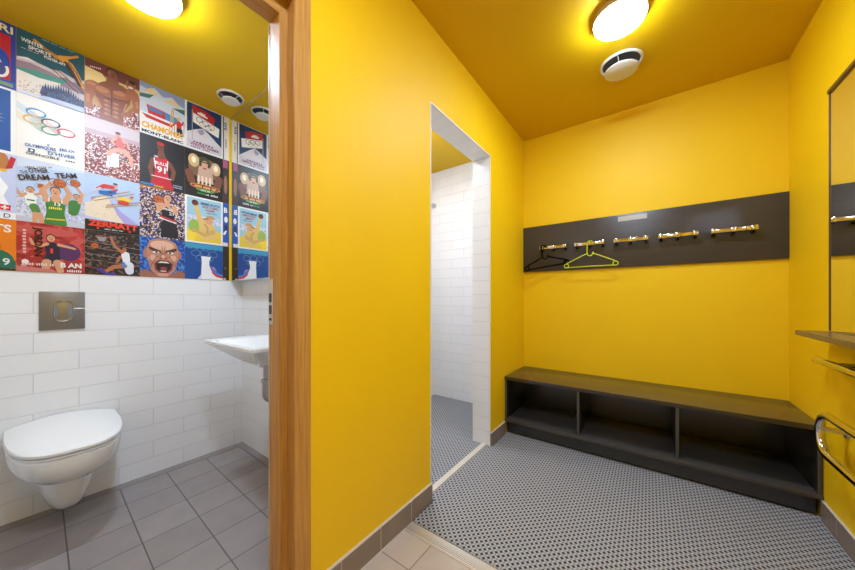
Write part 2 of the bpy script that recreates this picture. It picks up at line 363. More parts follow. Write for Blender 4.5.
# ------------------------------------------------------------------ right wall: mirror, shelf, rails
mr = empty('wall_mirror', (XB, 1.72, .925)); tag(mr, 'large wall mirror above the brown shelf reflecting the hook board', 'mirror')
m = MB(); m.box(XB-.006, XB-.0005, 1.20, 2.222, .924, 2.020, MIRR, {'-y': MEDGE, '+y': MEDGE}); m.build('glass', mr)
m = MB(); m.box(XB-.014, XB-.0005, 1.20, 2.2275, 2.020, 2.036, MEDGE, None, .001); m.build('top_rail', mr)
m = MB(); m.box(XB-.009, XB-.0005, 2.2225, 2.2275, .924, 2.02, MEDGE); m.build('edge_strip', mr)
o = MB(); o.prism([(XB-.0005, 1.2), (XB-.0005, 2.232), (.572, 2.232), (.566, 2.226), (.554, 1.2)], 'z', .900, .922, SHELF, .001); tag(o.build('shelf'), 'narrow brown laminate shelf under the mirror on the right yellow wall', 'shelf')
tr = empty('towel_rail', (XB, 1.9, .8)); tag(tr, 'short chrome rail with a dark plate for shade under the brown shelf, reflecting yellow', 'towel rail')
m = MB(); pts = [(.597, 2.112, .806), (.596, 2.108, .806), (.594, 2.09, .806), (.590, 2.02, .806), (.586, 1.3, .806), (.60, 1.28, .806), (.672, 1.28, .806)]
m.tube(pts, [.004, .012]+[.0155]*5, CHROME, 16); m.build('bar', tr)
m = MB(); m.tube([(.590, 1.86, .806), (XB-.006, 1.86, .806)], .012, CHROME, 14); m.build('arm', tr)
for y in (1.86, 1.28):
    m = MB(); m.tube([(XB-.0005, y, .806), (XB-.008, y, .806)], .024, DULLCH, 20); m.build('flange', tr)
m = MB(); m.box(.604, .676, 1.32, 2.03, .799, .805, HBLK, None, .001); m.build('shade_plate', tr)  # black plate standing in for the dark reflection between bar and wall
gr = empty('grab_rail', (XB, 2.1, .5)); tag(gr, 'low looped chrome grab rail sticking out beside the right end of the bench', 'grab rail')
m = MB(); xg = .605; zt, zb = .578, .408; zc = (zt+zb)/2; rr = (zt-zb)/2
loop = [(xg, 1.35, zt), (xg, 1.7, zt)] + arc((xg, 2.012, zc), rr, PI/2, -PI/2, 18, 'yz') + [(xg, 1.7, zb), (xg, 1.35, zb)]
m.tube(loop, .0155, CHROME, 20); m.build('loop_tube', gr)
m = MB(); m.tube([(xg+.004, 2.088, .507), (XB-.006, 2.082, .502)], .0115, CHROME, 14); m.build('arm', gr)
m = MB(); m.tube([(XB-.0005, 2.082, .502), (XB-.010, 2.082, .502)], .021, DULLCH, 24); m.build('flange', gr)
for z in (zt, zb):
    m = MB(); m.tube([(xg, 1.36, z), (XB-.006, 1.30, z)], .0155, CHROME, 16); a = m.build('arm', gr)
    m = MB(); m.tube([(XB-.0005, 1.30, z), (XB-.010, 1.30, z)], .03, DULLCH, 24); m.build('flange', gr)

# ------------------------------------------------------------------ ceiling lamps and vents
def lamp(x, y, zc, r, s, label, hgt=.052):
    t = empty('ceiling_lamp', (x, y, zc)); tag(t, label, 'ceiling lamp', None)
    m = MB(); m.lathe((x, y, zc), [(.02, -.0005), (r*.9, -.0005), (r+.004, -.004), (r+.006, -.034), (r+.001, -.036), (.02, -.036)], LBASE); m.build('lamp_base', t)
    m = MB(); m.lathe((x, y, zc), [(r*.5, -.035), (r, -.0365), (r, -hgt+.012), (r*.985, -hgt+.004), (r*.94, -hgt-.001), (r*.6, -hgt-.006), (r*.2, -hgt-.008), (.002, -hgt-.008)], glow('opal_%d' % round(s*10), s)); m.build('diffuser', t)
lamp(-.122, 1.805, ZC, .112, L_CHANGE, 'round glowing ceiling lamp in the changing room beside the round vent')
lamp(-1.68, .318, ZT, .112, L_TOILET, 'round glowing ceiling lamp above the toilet, cut by the picture top')
lamp(-.12, .15, ZC, .13, L_CORR, 'added round glowing corridor ceiling lamp overhead, unseen outside the picture')  # unseen lamp added to light the corridor end
lamp(-1.55, 1.85, 2.48, .13, L_SHOWER, 'added round glowing shower ceiling lamp, unseen behind the yellow wall')  # lamp added out of view to brighten the shower room
def vent(x, y, zc, r, label, dz, k):
    t = empty('ceiling_vent', (x, y, zc)); tag(t, label, 'ceiling vent')
    m = MB(); m.lathe((x, y, zc), [(r*.86, -.001), (r*.97, -.0005), (r, -.004), (r*.97, -.011), (r*.90, -.013), (r*.86, -.008)], VENTW, caps=False)
    m.build('outer_ring', t)
    m = MB(); m.lathe((x, y, zc), [(.002, -.0015), (r*.86, -.0015), (r*.86, -.003), (.002, -.003)], VENTD); m.build('duct', t)
    m = MB(); m.tube([(x, y, zc-.003), (x, y, zc-dz+.004)], .008, VENTW); m.build('stem', t)
    for a in range(3):
        m = MB(); u = a*2*PI/3+.4; m.tube([(x+r*.86*math.cos(u), y+r*.86*math.sin(u), zc-.006), (x+r*.3*math.cos(u), y+r*.3*math.sin(u), zc-dz+.002)], .0022, VENTW, 6); m.build('spoke', t)
    m = MB(); m.lathe((x, y, zc), [(.002, -dz), (r*k*.93, -dz), (r*k, -dz-.004), (r*k, -dz-.008), (r*k*.95, -dz-.011), (.002, -dz-.013)], VENTW); m.build('valve_disc', t)
vent(-.140, 2.195, ZC, .114, 'round cream ceiling vent next to the changing room lamp', .042, .78)
vent(-2.185, .822, ZT, .076, 'small round white ceiling vent near the toilet mirror', .026, .64)

# ------------------------------------------------------------------ toilet
def dring(xb, L, wd, z, n=40, e=2/3, yc=.148):
    out = []
    for i in range(n+1):
        a = PI*i/n; out.append((xb+L*abs(math.sin(a))**e, yc-wd*(1 if math.cos(a) > 0 else -1)*abs(math.cos(a))**e, z))
    return out
t = empty('toilet', (XT, .148, 0)); tag(t, 'white wall-hung toilet with its lid closed under the steel flush plate', 'toilet')
m = MB(); B = XT+.001
prof = [(.395, .505, .176, .62), (.412, .510, .181, .62)]
rings = []
for z, L, wd, e in [(.412, .505, .176, .667), (.405, .512, .181, .667), (.385, .512, .181, .67), (.355, .505, .179, .70), (.325, .488, .172, .74), (.300, .460, .160, .78), (.275, .418, .142, .82), (.255, .372, .122, .84), (.243, .335, .108, .8), (.238, .318, .102, .76),
                    (.21, .308, .097, .74), (.17, .295, .089, .72), (.13, .277, .079, .72), (.095, .25, .068, .74), (.076, .225, .058, .76), (.066, .185, .042, .8)]:
    rings.append(dring(B, L, wd, z, 40, e))
m.loft(rings, CERAM, closed=True); m.build('bowl', t)
m = MB()
m.loft([dring(XT+.012, .497, .176, .4125), dring(XT+.012, .503, .181, .4165), dring(XT+.012, .503, .181, .4235), dring(XT+.012, .497, .176, .4255)], PLAST); m.build('seat', t)
def lidring(s, z): return [(x, y, z) for x, y, _ in dring(XT+.010, .508*s, .185*s, 0)]
m = MB(); R = [lidring(.97, .4275), lidring(1.0, .431), lidring(1.0, .441), lidring(.985, .446)]
for s in (.9, .75, .6, .45, .3, .15, .03): R.append(lidring(s, .446+.034*(1-s*s)))
m.loft(R, PLAST); m.build('lid', t)
fp = empty('flush_plate', (XT, .1435, .91)); tag(fp, 'square brushed steel flush plate on the white tiles above the toilet', 'flush plate')
m = MB(); m.box(XT+.0005, XT+.008, .067, .220, .913, 1.109, STEEL, None, .002); m.build('plate', fp)
def rrect(cy, cz, w_, h_, r_, n=8):
    out = []
    for sx, sy, a0 in ((1, 1, 0), (-1, 1, PI/2), (-1, -1, PI), (1, -1, 1.5*PI)):
        for i in range(n+1):
            a = a0+PI/2*i/n; out.append((cy+sx*(w_/2-r_)+r_*math.cos(a), cz+sy*(h_/2-r_)+r_*math.sin(a)))
    return out
m = MB(); m.loft([[(XT+x, p[0], p[1]) for p in rrect(.1455, 1.008, .066*s, .112*s, .028*s)] for x, s in ((.008, 1.0), (.012, 1.0), (.0135, .96), (.012, .91), (.0115, .86), (.0135, .7), (.0155, .45), (.016, .15))], BUTT); m.build('push_button', fp)
m = MB(); m.tube([(XT+.0082, .180, 1.022), (XT+.0082, .2195, 1.022)], .0018, mat('bright_line', (235, 235, 235), .2, .6), 6); m.build('groove', fp)

# ------------------------------------------------------------------ basin with trap
t = empty('washbasin', (-1.675, YT, .85)); tag(t, 'white angular washbasin on the tiled wall, half hidden by the wooden frame', 'washbasin')
m = MB(); x0, x1, y0, y1, zt = -1.962, -1.388, .606, YT-.001, .850
def rc(a, b, c, d, z): return [(a, c, z), (b, c, z), (b, d, z), (a, d, z)]
R = [rc(-1.70, -1.65, .80, .84, .765), rc(-1.79, -1.56, .70, .90, .775), rc(-1.90, -1.45, .645, .92, .838), rc(-1.915, -1.435, .632, .93, .8485), rc(x0+.002, x1-.002, y0+.002, y1, zt), rc(x0, x1, y0, y1, zt-.003), rc(x0+.002, x1-.002, y0+.002, y1, zt-.016),
     rc(-1.762, -1.588, .712, y1, .742), rc(-1.75, -1.60, .72, y1, .738)]
m.loft(R, CERAM, smooth=False)
es = [e for e in m.bm.edges]; bmesh.ops.bevel(m.bm, geom=es, offset=.0022, segments=2, affect='EDGES', clamp_overlap=True)
m.build('basin', t)
m = MB(); m.lathe((-1.675, .80, 0), [(.034, .738), (.034, .728), (.028, .722), (.024, .715)], CERAM); m.build('outlet', t)
m = MB(); m.lathe((-1.675, .80, 0), [(.030, .716), (.030, .706), (.014, .704), (.014, .64), (.024, .638), (.024, .622), (.018, .620)], DULLCH)
p = [(-1.675, .80, .622), (-1.675, .80, .56)] + [(-1.675, .84-.04*math.cos(a), .56-.04*math.sin(a)) for a in (.3, .6, .9, 1.2, 1.57)] + [(-1.675, .88, .524), (-1.675, .905, .545), (-1.675, .93, .555), (-1.675, YT-.001, .558)]
m.tube(p, .0185, DULLCH, 16); m.build('trap', t)
m = MB(); m.lathe((0, 0, 0), [(.001, 0), (.036, 0), (.036, .004), (.02, .01)], DULLCH)
bmesh.ops.rotate(m.bm, verts=m.bm.verts, cent=(0, 0, 0), matrix=Matrix.Rotation(PI/2, 3, 'X')); bmesh.ops.translate(m.bm, verts=m.bm.verts, vec=(-1.675, YT-.0005, .558)); m.build('wall_flange', t)

# toilet mirror
mr = empty('wall_mirror', (-1.75, .93, 1.205)); tag(mr, 'tall frameless toilet mirror reaching the ceiling, reflecting the sports posters', 'mirror')
m = MB(); m.box(XT+.004, -1.055, .924, .9305, 1.206, ZT-.004, MIRR, {'-z': SILV, '-x': SILV}); m.build('glass', mr)
m = MB(); m.box(XT+.004, -1.055, .9225, .9305, ZT-.0045, ZT-.0005, SILV); m.build('top_strip', mr)

# shower curtain rod
t = empty('shower_rod', (-1.936, YB, 2.11)); tag(t, 'thin chrome shower rod end fixed to the white shower tiles', 'shower rod')
m = MB(); m.tube([(-1.936, YB-.004, 2.112), (-1.936, 1.08, 2.112)], .011, CHROME, 14); m.build('rod', t)
m = MB(); m.tube([(-1.936, YB-.0005, 2.112), (-1.936, YB-.02, 2.112)], .027, DULLCH, 24); m.build('flange', t)

# ------------------------------------------------------------------ posters
PW, G = .2187, .0001
random.seed(4)
def pm(rgb):
    if isinstance(rgb, tuple): return mat('print_%d_%d_%d' % rgb, rgb, .42)
    return CROWD[rgb]
CROWD = {}
def crowd(key, cols, scale):
    m_ = mat('print_'+key, cols[0], .42); nt = NT(m_); co, _ = nt.pos()
    v = nt.n('ShaderNodeTexVoronoi'); v.inputs['Scale'].default_value = scale; nt.l(co, v.inputs['Vector'])
    sp_ = nt.n('ShaderNodeSeparateColor'); nt.l(v.outputs['Color'], sp_.inputs[0])
    cr = nt.n('ShaderNodeValToRGB'); cr.color_ramp.interpolation = 'CONSTANT'
    e = cr.color_ramp.elements; e[0].position = 0; e[0].color = (*srgb(cols[0]), 1); e[1].position = 1/len(cols); e[1].color = (*srgb(cols[1]), 1)
    for i in range(2, len(cols)): q = e.new(i/len(cols)); q.color = (*srgb(cols[i]), 1)
    nt.l(sp_.outputs[0], cr.inputs[0]); nt.l(cr.outputs[0], nt.b.inputs['Base Color']); CROWD[key] = m_
crowd('red_crowd', [(176, 60, 60), (214, 190, 186), (120, 40, 48), (236, 222, 216), (150, 70, 70), (92, 52, 60)], 190)
crowd('night_crowd', [(40, 34, 60), (90, 70, 140), (210, 190, 170), (30, 26, 40), (170, 120, 60), (60, 50, 90), (225, 215, 220)], 150)
crowd('dark_crowd', [(26, 24, 28), (34, 30, 34), (60, 44, 40), (22, 20, 24), (110, 90, 84)], 120)
crowd('red_smoke', [(168, 40, 42), (186, 54, 54), (150, 32, 38), (198, 84, 80)], 45)
crowd('blue_burst', [(24, 70, 160), (40, 100, 190), (18, 50, 120), (70, 140, 210)], 120)
crowd('stadium', [(186, 190, 214), (206, 210, 228), (170, 176, 206), (222, 224, 236)], 130)
crowd('pines', [(34, 44, 84), (46, 62, 104), (26, 34, 66), (70, 90, 140)], 160)
class Poster:
    def __init__(s, col, row, label, bg, w=PW):
        s.y0 = (0, .219, .437, .656, .875, -.219)[col-1] if col else -.219
        s.z0, s.z1 = {1: (2.0735, 2.3835), 2: (1.762, 2.073), 3: (1.451, 1.7615), 4: (1.206, 1.4505)}[row]
        s.w = w; s.k = 0; s.m = MB(); s.bg = bg; s.label = label; s.texts = []
        s.H = (s.z1-s.z0)/PW; s.U = w/PW
        s.m.box(XT+.0002, XT+.0012, s.y0+G, s.y0+w-G, s.z0+G/2, s.z1-G/2, pm(bg))
    def lay(s): s.k += 1; return XT+.00125+s.k*.00007
    def P(s, pts, c):
        # clip to the poster rectangle
        def clip(p, f, g):
            out = []
            for i in range(len(p)):
                a, b_ = p[i-1], p[i]
                if f(b_):
                    if not f(a): out.append(g(a, b_))
                    out.append(b_)
                elif f(a): out.append(g(a, b_))
            return out
        e = .004
        for ax, lim, sg in ((0, e, 1), (0, s.U-e, -1), (1, e, 1), (1, s.H-e, -1)):
            if not pts: return
            f = lambda p: (p[ax]-lim)*sg >= 0
            def g(a, b_):
                t_ = (lim-a[ax])/(b_[ax]-a[ax]); return (a[0]+t_*(b_[0]-a[0]), a[1]+t_*(b_[1]-a[1]))
            pts = clip(pts, f, g)
        if len(pts) < 3: return
        x = s.lay(); s.m.face([(x, s.y0+u*PW, s.z0+v*PW) for u, v in pts], pm(c))
    def R(s, u0, v0, u1, v1, c): s.P([(u0, v0), (u1, v0), (u1, v1), (u0, v1)], c)
    def E(s, u, v, a, b_, c, rot=0, n=28):
        cr, sr = math.cos(rot), math.sin(rot)
        s.P([(u+a*math.cos(t_)*cr-b_*math.sin(t_)*sr, v+a*math.cos(t_)*sr+b_*math.sin(t_)*cr) for t_ in [2*PI*i/n for i in range(n)]], c)
    def RING(s, u, v, a, b_, th, c, rot=0, n=28):
        x = s.lay(); cr, sr = math.cos(rot), math.sin(rot)
        def q(f, t_): A, B_ = a-f, b_-f; return (u+A*math.cos(t_)*cr-B_*math.sin(t_)*sr, v+A*math.cos(t_)*sr+B_*math.sin(t_)*cr)
        for i in range(n):
            t0, t1 = 2*PI*i/n, 2*PI*(i+1)/n
            s.m.face([(x, s.y0+p[0]*PW, s.z0+p[1]*PW) for p in (q(0, t0), q(0, t1), q(th, t1), q(th, t0))], pm(c))
    def C(s, u0, v0, u1, v1, r0, r1, c, n=8):   # tapered limb
        a = math.atan2(v1-v0, u1-u0); p = []
        for i in range(n+1): t_ = a+PI/2+PI*i/n; p.append((u0+r0*math.cos(t_), v0+r0*math.sin(t_)))
        for i in range(n+1): t_ = a-PI/2+PI*i/n; p.append((u1+r1*math.cos(t_), v1+r1*math.sin(t_)))
        s.P(p, c)
    def L(s, chain, c):                     # chain of limbs: (u,v,r)...
        for a, b_ in zip(chain, chain[1:]): s.C(a[0], a[1], b_[0], b_[1], a[2], b_[2], c)
    def T(s, txt, u, v, w_, h_, c, rot=0, bold=0): s.texts.append((txt, u, v, w_, h_, c, rot, bold))
    def D(s, n, u, v, w_, h_, c, rot=0, bold=0):      # a line of print too small to read
        cr, sr = math.cos(rot), math.sin(rot); st = w_/n
        for i in range(n):
            if n > 8 and i % 6 == 5: continue
            a, b_ = i*st, i*st+st*.62; hh = h_*(.8+.2*((i*7) % 3)/2)
            s.P([(u+x_*cr-y_*sr, v+x_*sr+y_*cr) for x_, y_ in ((a, 0), (b_, 0), (b_, hh), (a, hh))], c)
    def ball(s, u, v, r): s.E(u, v, r, r, (196, 100, 44)); s.RING(u, v, r, r, r*.12, (110, 50, 20)); s.R(u-r, v-r*.06, u+r, v+r*.06, (110, 50, 20)); s.RING(u-r*.9, v, r*.8, r*.9, r*.1, (130, 60, 26), 0, 12)
    def head(s, u, v, r, skin, hair): s.E(u, v+r*.25, r*.98, r*1.12, hair); s.E(u, v-.05*r, r*.86, r*1.1, skin); s.E(u-r*.33, v+r*.1, r*.14, r*.09, (40, 26, 20)); s.E(u+r*.33, v+r*.1, r*.14, r*.09, (40, 26, 20)); s.E(u, v-r*.5, r*.3, r*.1, (110, 50, 44)); s.E(u, v-r*.15, r*.1, r*.2, tuple(int(q*.82) for q in skin))
    def done(s):
        o = s.m.build('poster', None, False); tag(o, s.label, 'poster', 'sports posters on the toilet wall')
        if s.texts:
            x = s.lay()+.0002
            for txt, u, v, w_, h_, c, rot, bold in s.texts:
                cu = bpy.data.curves.new('t', 'FONT'); cu.body = txt; cu.offset = bold; cu.resolution_u = 3
                to = bpy.data.objects.new('t', cu); COL.objects.link(to); bpy.context.view_layer.update()
                me = bpy.data.meshes.new_from_object(to.evaluated_get(bpy.context.evaluated_depsgraph_get()))
                bpy.data.objects.remove(to); bpy.data.curves.remove(cu)
                if not me.vertices: continue
                xs = [q.co.x for q in me.vertices]; ys = [q.co.y for q in me.vertices]
                sx = w_/(max(xs)-min(xs)); sy = h_/(max(ys)-min(ys)); mx, my = min(xs), min(ys); cr, sr = math.cos(rot), math.sin(rot)
                V = []; mb = MB()
                for q in me.vertices:
                    a, b_ = (q.co.x-mx)*sx, (q.co.y-my)*sy
                    uu, vv = u+a*cr-b_*sr, v+a*sr+b_*cr
                    V.append(mb.bm.verts.new((x, s.y0+uu*PW, s.z0+vv*PW)))
                for pl in me.polygons:
                    try: f_ = mb.bm.faces.new([V[i] for i in pl.vertices]); f_.material_index = mb.mi(pm(c))
                    except ValueError: pass
                bpy.data.meshes.remove(me)
                mb.build('lettering', o, False)
        return o
BLK, WHT = (24, 22, 24), (236, 232, 228)
SK1, SK2, SK3 = (214, 156, 120), (120, 70, 48), (180, 112, 76)
# column 0 (only its right edge is in view)
p = Poster(0, 1, 'leftmost red and blue poster with the letters RI on a blue band, topmost row', (186, 20, 34))
p.R(0, 1.15, 1, 1.43, (24, 60, 140)); p.R(.93, 0, 1, 1.15, (24, 60, 150)); p.R(0, 0, 1, .17, (30, 80, 170)); p.E(.70, .55, .22, .30, (30, 50, 130)); p.E(.78, .38, .13, .19, WHT); p.E(.78, .38, .09, .14, (60, 70, 130)); p.L([(.6, .9, .08), (.82, .72, .06), (.86, .5, .04)], (28, 70, 160)); p.R(.74, .04, .96, .12, (120, 150, 110))
p.T('RI', .78, 1.2, .18, .16, (238, 222, 160), 0, .02); p.done()
p = Poster(0, 2, 'blue poster with a white sunburst at the left picture edge, second row', (236, 236, 236))
p.R(0, .06, .93, 1.38, (32, 84, 160))
for i in range(16): a = i*PI/8; p.P([(.62+.05*math.cos(a+.2), .75+.05*math.sin(a+.2)), (.62+.24*math.cos(a), .75+.24*math.sin(a)), (.62+.05*math.cos(a-.2), .75+.05*math.sin(a-.2))], WHT)
p.E(.62, .75, .1, .1, WHT); p.done()
p = Poster(0, 3, 'lavender and white poster with a small Swiss flag at the left picture edge', (196, 204, 238))
p.P([(.3, .2), (.95, .22), (.84, .5), (.9, .7), (.76, .95), (.82, 1.1), (.3, 1.2)], (244, 244, 250)); p.E(.75, 1.25, .16, .22, (186, 120, 66)); p.P([(.86, 1.08), (.95, 1.12), (1, 1.35), (.93, 1.38)], (190, 30, 44)); p.R(.78, 1.02, .88, 1.08, (230, 180, 40))
p.R(.78, .19, .93, .31, (206, 30, 40)); p.R(.84, .205, .87, .295, WHT); p.R(.805, .235, .905, .265, WHT); p.R(.0, .0, 1, .15, (240, 240, 246)); p.T('I N D', .62, .03, .31, .09, (40, 60, 120), 0, .01); p.done()
p = Poster(0, 4, 'orange poster with white letters TS and a green jersey, lowest row at the left edge', (232, 126, 26))
p.L([(.5, .1, .3), (.72, .2, .26)], (30, 112, 92)); p.E(.62, .52, .18, .22, (40, 34, 30)); p.E(.60, .44, .12, .18, SK2); p.L([(.85, .3, .07), (.97, .12, .07)], (30, 112, 92)); p.R(0, 0, 1, .05, (60, 50, 40))
p.T('TS', .70, .83, .24, .17, WHT, 0, .03); p.T('19', .76, .12, .16, .15, WHT, 0, .02); p.done()
# column 1
p = Poster(1, 1, 'teal poster WINTER SPORTS with an orange diver over pale mountains', (20, 84, 96))
p.P([(0, .78), (.15, .84), (.3, .80), (.5, .78), (.62, .82), (.8, .76), (1, .80), (1, .3), (0, .2)], (206, 190, 192)); p.P([(0, .70), (.2, .74), (.5, .70), (.62, .76), (.8, .66), (1, .72), (1, .45), (0, .50)], (150, 122, 134)); p.P([(0, .76), (.13, .83), (.28, .79), (.14, .78)], WHT); p.P([(.5, .70), (.62, .78), (.7, .70), (.6, .66)], (226, 206, 200))
p.P([(0, .55), (.3, .62), (.74, .64), (.66, .52), (.3, .47), (0, .50)], (74, 144, 128)); p.P([(0, .50), (.3, .47), (.62, .52), (.6, .3), (.4, .10), (0, .02)], (232, 222, 212)); p.R(0, 0, 1, .08, (214, 214, 226))
for i in range(46): p.E(.03+.4*random.random(), .06+.26*random.random(), .016, .006, (182, 140, 114), .5)
for i in range(17):
    u = .36+.038*i; h = .10+.22*math.sin(PI*(i+2)/19)+.05*random.random(); p.P([(u-.045, .12), (u+.05, .12), (u+.004, .15+h)], 'pines')
p.R(.34, .08, .99, .19, 'pines'); p.P([(.3, 0), (.99, 0), (.99, .12), (.6, .11), (.36, .09)], (184, 192, 218))
p.C(.42, .86, .90, .42, .007, .007, (70, 50, 44)); p.C(.56, .82, 1.0, .46, .007, .007, (90, 60, 40))
p.L([(.25, 1.28, .028), (.40, 1.18, .022), (.54, 1.11, .035), (.66, 1.10, .05)], (222, 150, 44)); p.L([(.88, 1.31, .026), (.80, 1.24, .024), (.66, 1.14, .045)], (222, 150, 44)); p.E(.55, 1.10, .045, .05, (196, 130, 50)); p.C(.28, 1.25, .52, 1.12, .008, .008, (110, 66, 30))
p.L([(.64, 1.12, .06), (.76, 1.03, .065), (.86, .86, .055), (.93, .70, .04), (.97, .60, .026)], (222, 154, 44)); p.L([(.70, 1.04, .035), (.79, .90, .035), (.88, .72, .026), (.93, .62, .014)], (58, 44, 44)); p.L([(.74, 1.08, .012), (.86, .92, .012), (.94, .72, .01)], (120, 72, 30))
p.T('WINTER', .06, 1.14, .31, .085, WHT, 0, .03); p.T('SPORTS', .16, 1.03, .32, .08, WHT, 0, .03); p.T('POSTER ART', .38, .955, .32, .06, WHT, 0, .03); p.D(24, .35, 1.36, .5, .02, (190, 210, 210)); p.D(18, .06, .985, .26, .02, (190, 210, 210)); p.done()
p = Poster(1, 2, 'cream poster with five streaking coloured rings and the word GRENOBLE', (238, 234, 228))
for (u, v, c) in ((.27, 1.07, (40, 130, 190)), (.23, .90, (230, 174, 50)), (.48, .93, (50, 50, 56)), (.48, .76, (60, 140, 96)), (.71, .80, (210, 60, 74))):
    for k in range(5): p.P([(u-.12, v+.05-.035*k), (u-.30, v+.17-.03*k), (u-.31, v+.165-.03*k), (u-.12, v+.035-.035*k)], tuple(int(q*.3+232*.7) for q in c))
    p.RING(u, v, .145, .098, .026, c, .12); p.RING(u-.014, v+.014, .135, .09, .008, tuple(int(q*.5+110) for q in c), .12)
for (t_, u, v, w_, h_) in (('X', .42, .37, .05, .06), ('OLYMPIQUES', .12, .25, .44, .085), ('JEUX', .60, .33, .26, .08), ("D'HIVER", .44, .19, .42, .085)): p.T(t_, u, v, w_, h_, (40, 116, 176), .10, .02)
p.T('GRENOBLE', .13, .09, .48, .055, (70, 60, 70), .06, .01); p.D(4, .70, .13, .16, .035, (70, 60, 70), .06); p.R(.16, .155, .25, .235, (50, 80, 140)); p.E(.205, .195, .022, .022, WHT); p.done()
p = Poster(1, 3, 'pale blue poster THE OTHER DREAM TEAM with players in green and white', 'stadium')
p.R(0, .72, 1, 1.43, (184, 204, 236)); p.P([(0, 1.2), (1, 1.36), (1, 1.43), (0, 1.43)], (206, 216, 236)); p.R(0, .0, 1, .12, (196, 198, 214))
p.L([(.19, .58, .085), (.20, .42, .07)], (232, 236, 232)); p.L([(.24, .36, .07), (.28, .22, .06)], (84, 134, 60)); p.L([(.12, .62, .028), (.06, .55, .024), (.03, .66, .02)], SK1); p.L([(.26, .64, .028), (.33, .68, .024), (.34, .80, .02)], SK1); p.head(.19, .72, .06, SK1, (90, 60, 40)); p.R(.14, .48, .25, .51, (60, 110, 50)); p.L([(.26, .2, .045), (.25, .02, .035)], SK1); p.L([(.32, .2, .045), (.35, .02, .035)], SK1)
p.ball(.34, .85, .055)
p.L([(.84, .56, .10), (.82, .36, .08)], (60, 122, 56)); p.L([(.92, .62, .035), (.96, .82, .03), (.86, 1.0, .022)], SK1); p.head(.87, .74, .06, SK1, (80, 50, 34)); p.ball(.85, 1.07, .085)
p.L([(.55, .50, .15), (.55, .3, .13), (.55, .05, .17)], (62, 128, 52)); p.L([(.42, .56, .05), (.36, .78, .045), (.50, .98, .03)], SK1); p.L([(.68, .56, .05), (.76, .78, .045), (.68, .98, .03)], SK1); p.L([(.55, .68, .055), (.55, .60, .075)], SK1); p.head(.545, .78, .085, SK1, (92, 60, 40)); p.ball(.61, 1.0, .10)
p.C(.42, .12, .68, .14, .016, .016, (220, 190, 60)); p.R(.44, .53, .46, .62, WHT); p.R(.63, .53, .65, .62, WHT); p.T('THE', .06, 1.04, .11, .07, (60, 36, 26), .3, .015); p.T('OTHER', .18, 1.10, .29, .105, (60, 36, 26), .3, .02); p.T('DREAM', .05, .90, .44, .12, (60, 36, 26), .3, .025); p.T('TEAM', .56, 1.10, .34, .12, (60, 36, 26), .3, .025)
p.D(7, .45, .36, .20, .055, (240, 226, 90), .05, .03); p.T('13', .53, .45, .09, .08, WHT, 0, .03); p.D(14, .12, 1.2, .4, .03, (150, 120, 80), .3); p.done()
p = Poster(1, 4, 'red poster of a dark-shirted basketball player with tilted black lettering', 'red_smoke')
p.E(.74, .50, .20, .20, (84, 40, 96)); p.E(.12, .22, .05, .06, WHT); p.E(.10, .14, .04, .05, (226, 160, 156)); p.E(.4, .95, .5, .1, (196, 84, 80)); p.L([(.50, .60, .11), (.51, .42, .10), (.50, .30, .13)], (30, 30, 60)); p.L([(.42, .66, .035), (.32, .60, .03), (.22, .64, .025), (.19, .74, .02)], SK1); p.L([(.60, .66, .035), (.70, .64, .03), (.84, .60, .024)], SK1); p.head(.48, .80, .07, SK1, (50, 30, 30)); p.L([(.42, .24, .07), (.40, .06, .055)], SK1); p.L([(.58, .24, .07), (.62, .05, .055)], SK1); p.P([(.0, .0), (.6, .0), (.5, .07), (.1, .12), (.0, .12)], (204, 120, 116))
p.T('JORDAN', .21, 1.02, .66, .15, (34, 12, 18), -PI/2, .03); p.D(8, .13, .42, .55, .05, (234, 186, 184), PI/2, .02); p.T('1', .47, .45, .04, .11, (226, 60, 50), 0, .05); p.D(14, .08, .15, .45, .06, (232, 208, 206), 0, .02); p.T('B AN', .62, .13, .33, .12, WHT, 0, .04); p.D(7, .72, .03, .24, .06, WHT, 0, .03); p.done()
# column 2
p = Poster(2, 1, 'poster of a muscular bare-chested figure above a red stadium crowd', (196, 150, 90))
p.R(0, 1.12, 1, 1.43, (112, 58, 40)); p.P([(0, 1.20), (.3, 1.16), (.45, .9), (.2, .6), (0, .6)], (242, 212, 140)); p.P([(.5, 1.12), (1, 1.08), (1, .7), (.6, .8)], (228, 190, 118)); p.R(0, 0, 1, .30, 'red_crowd')
S4, S5, S6, S7 = (142, 82, 56), (168, 100, 66), (196, 128, 86), (92, 50, 36)
p.P([(.16, .82), (.34, 1.0), (.66, 1.06), (.86, .96), (.80, .62), (.68, .36), (.68, .0), (.24, .0), (.26, .30), (.18, .56)], S4)
p.E(.15, .76, .15, .14, S5); p.E(.12, .79, .09, .08, S6); p.E(.85, .93, .13, .14, S5); p.L([(.10, .66, .11), (.03, .46, .10), (.06, .24, .07)], S5); p.L([(.05, .50, .035), (.05, .34, .02)], S6); p.L([(.92, .84, .10), (.97, .60, .09), (.80, .36, .07), (.68, .30, .05)], S5); p.L([(.94, .76, .03), (.95, .62, .03)], S6)
p.E(.32, .72, .18, .13, S5, .1); p.E(.62, .78, .18, .13, S5, .1); p.E(.30, .76, .12, .07, S6, .1); p.E(.60, .82, .12, .06, S6, .1); p.C(.47, .84, .46, .2, .01, .012, S7); p.C(.16, .64, .44, .58, .008, .012, S7); p.C(.50, .62, .78, .70, .012, .008, S7)
for k_ in range(4):
    for s_ in (-1, 1): p.E(.46+s_*.08, .50-.11*k_, .066, .045, S5); p.E(.455+s_*.085, .51-.11*k_, .04, .022, S6)
p.L([(.20, .5, .02), (.28, .3, .012)], S6); p.L([(.74, .6, .02), (.68, .4, .012)], S6)
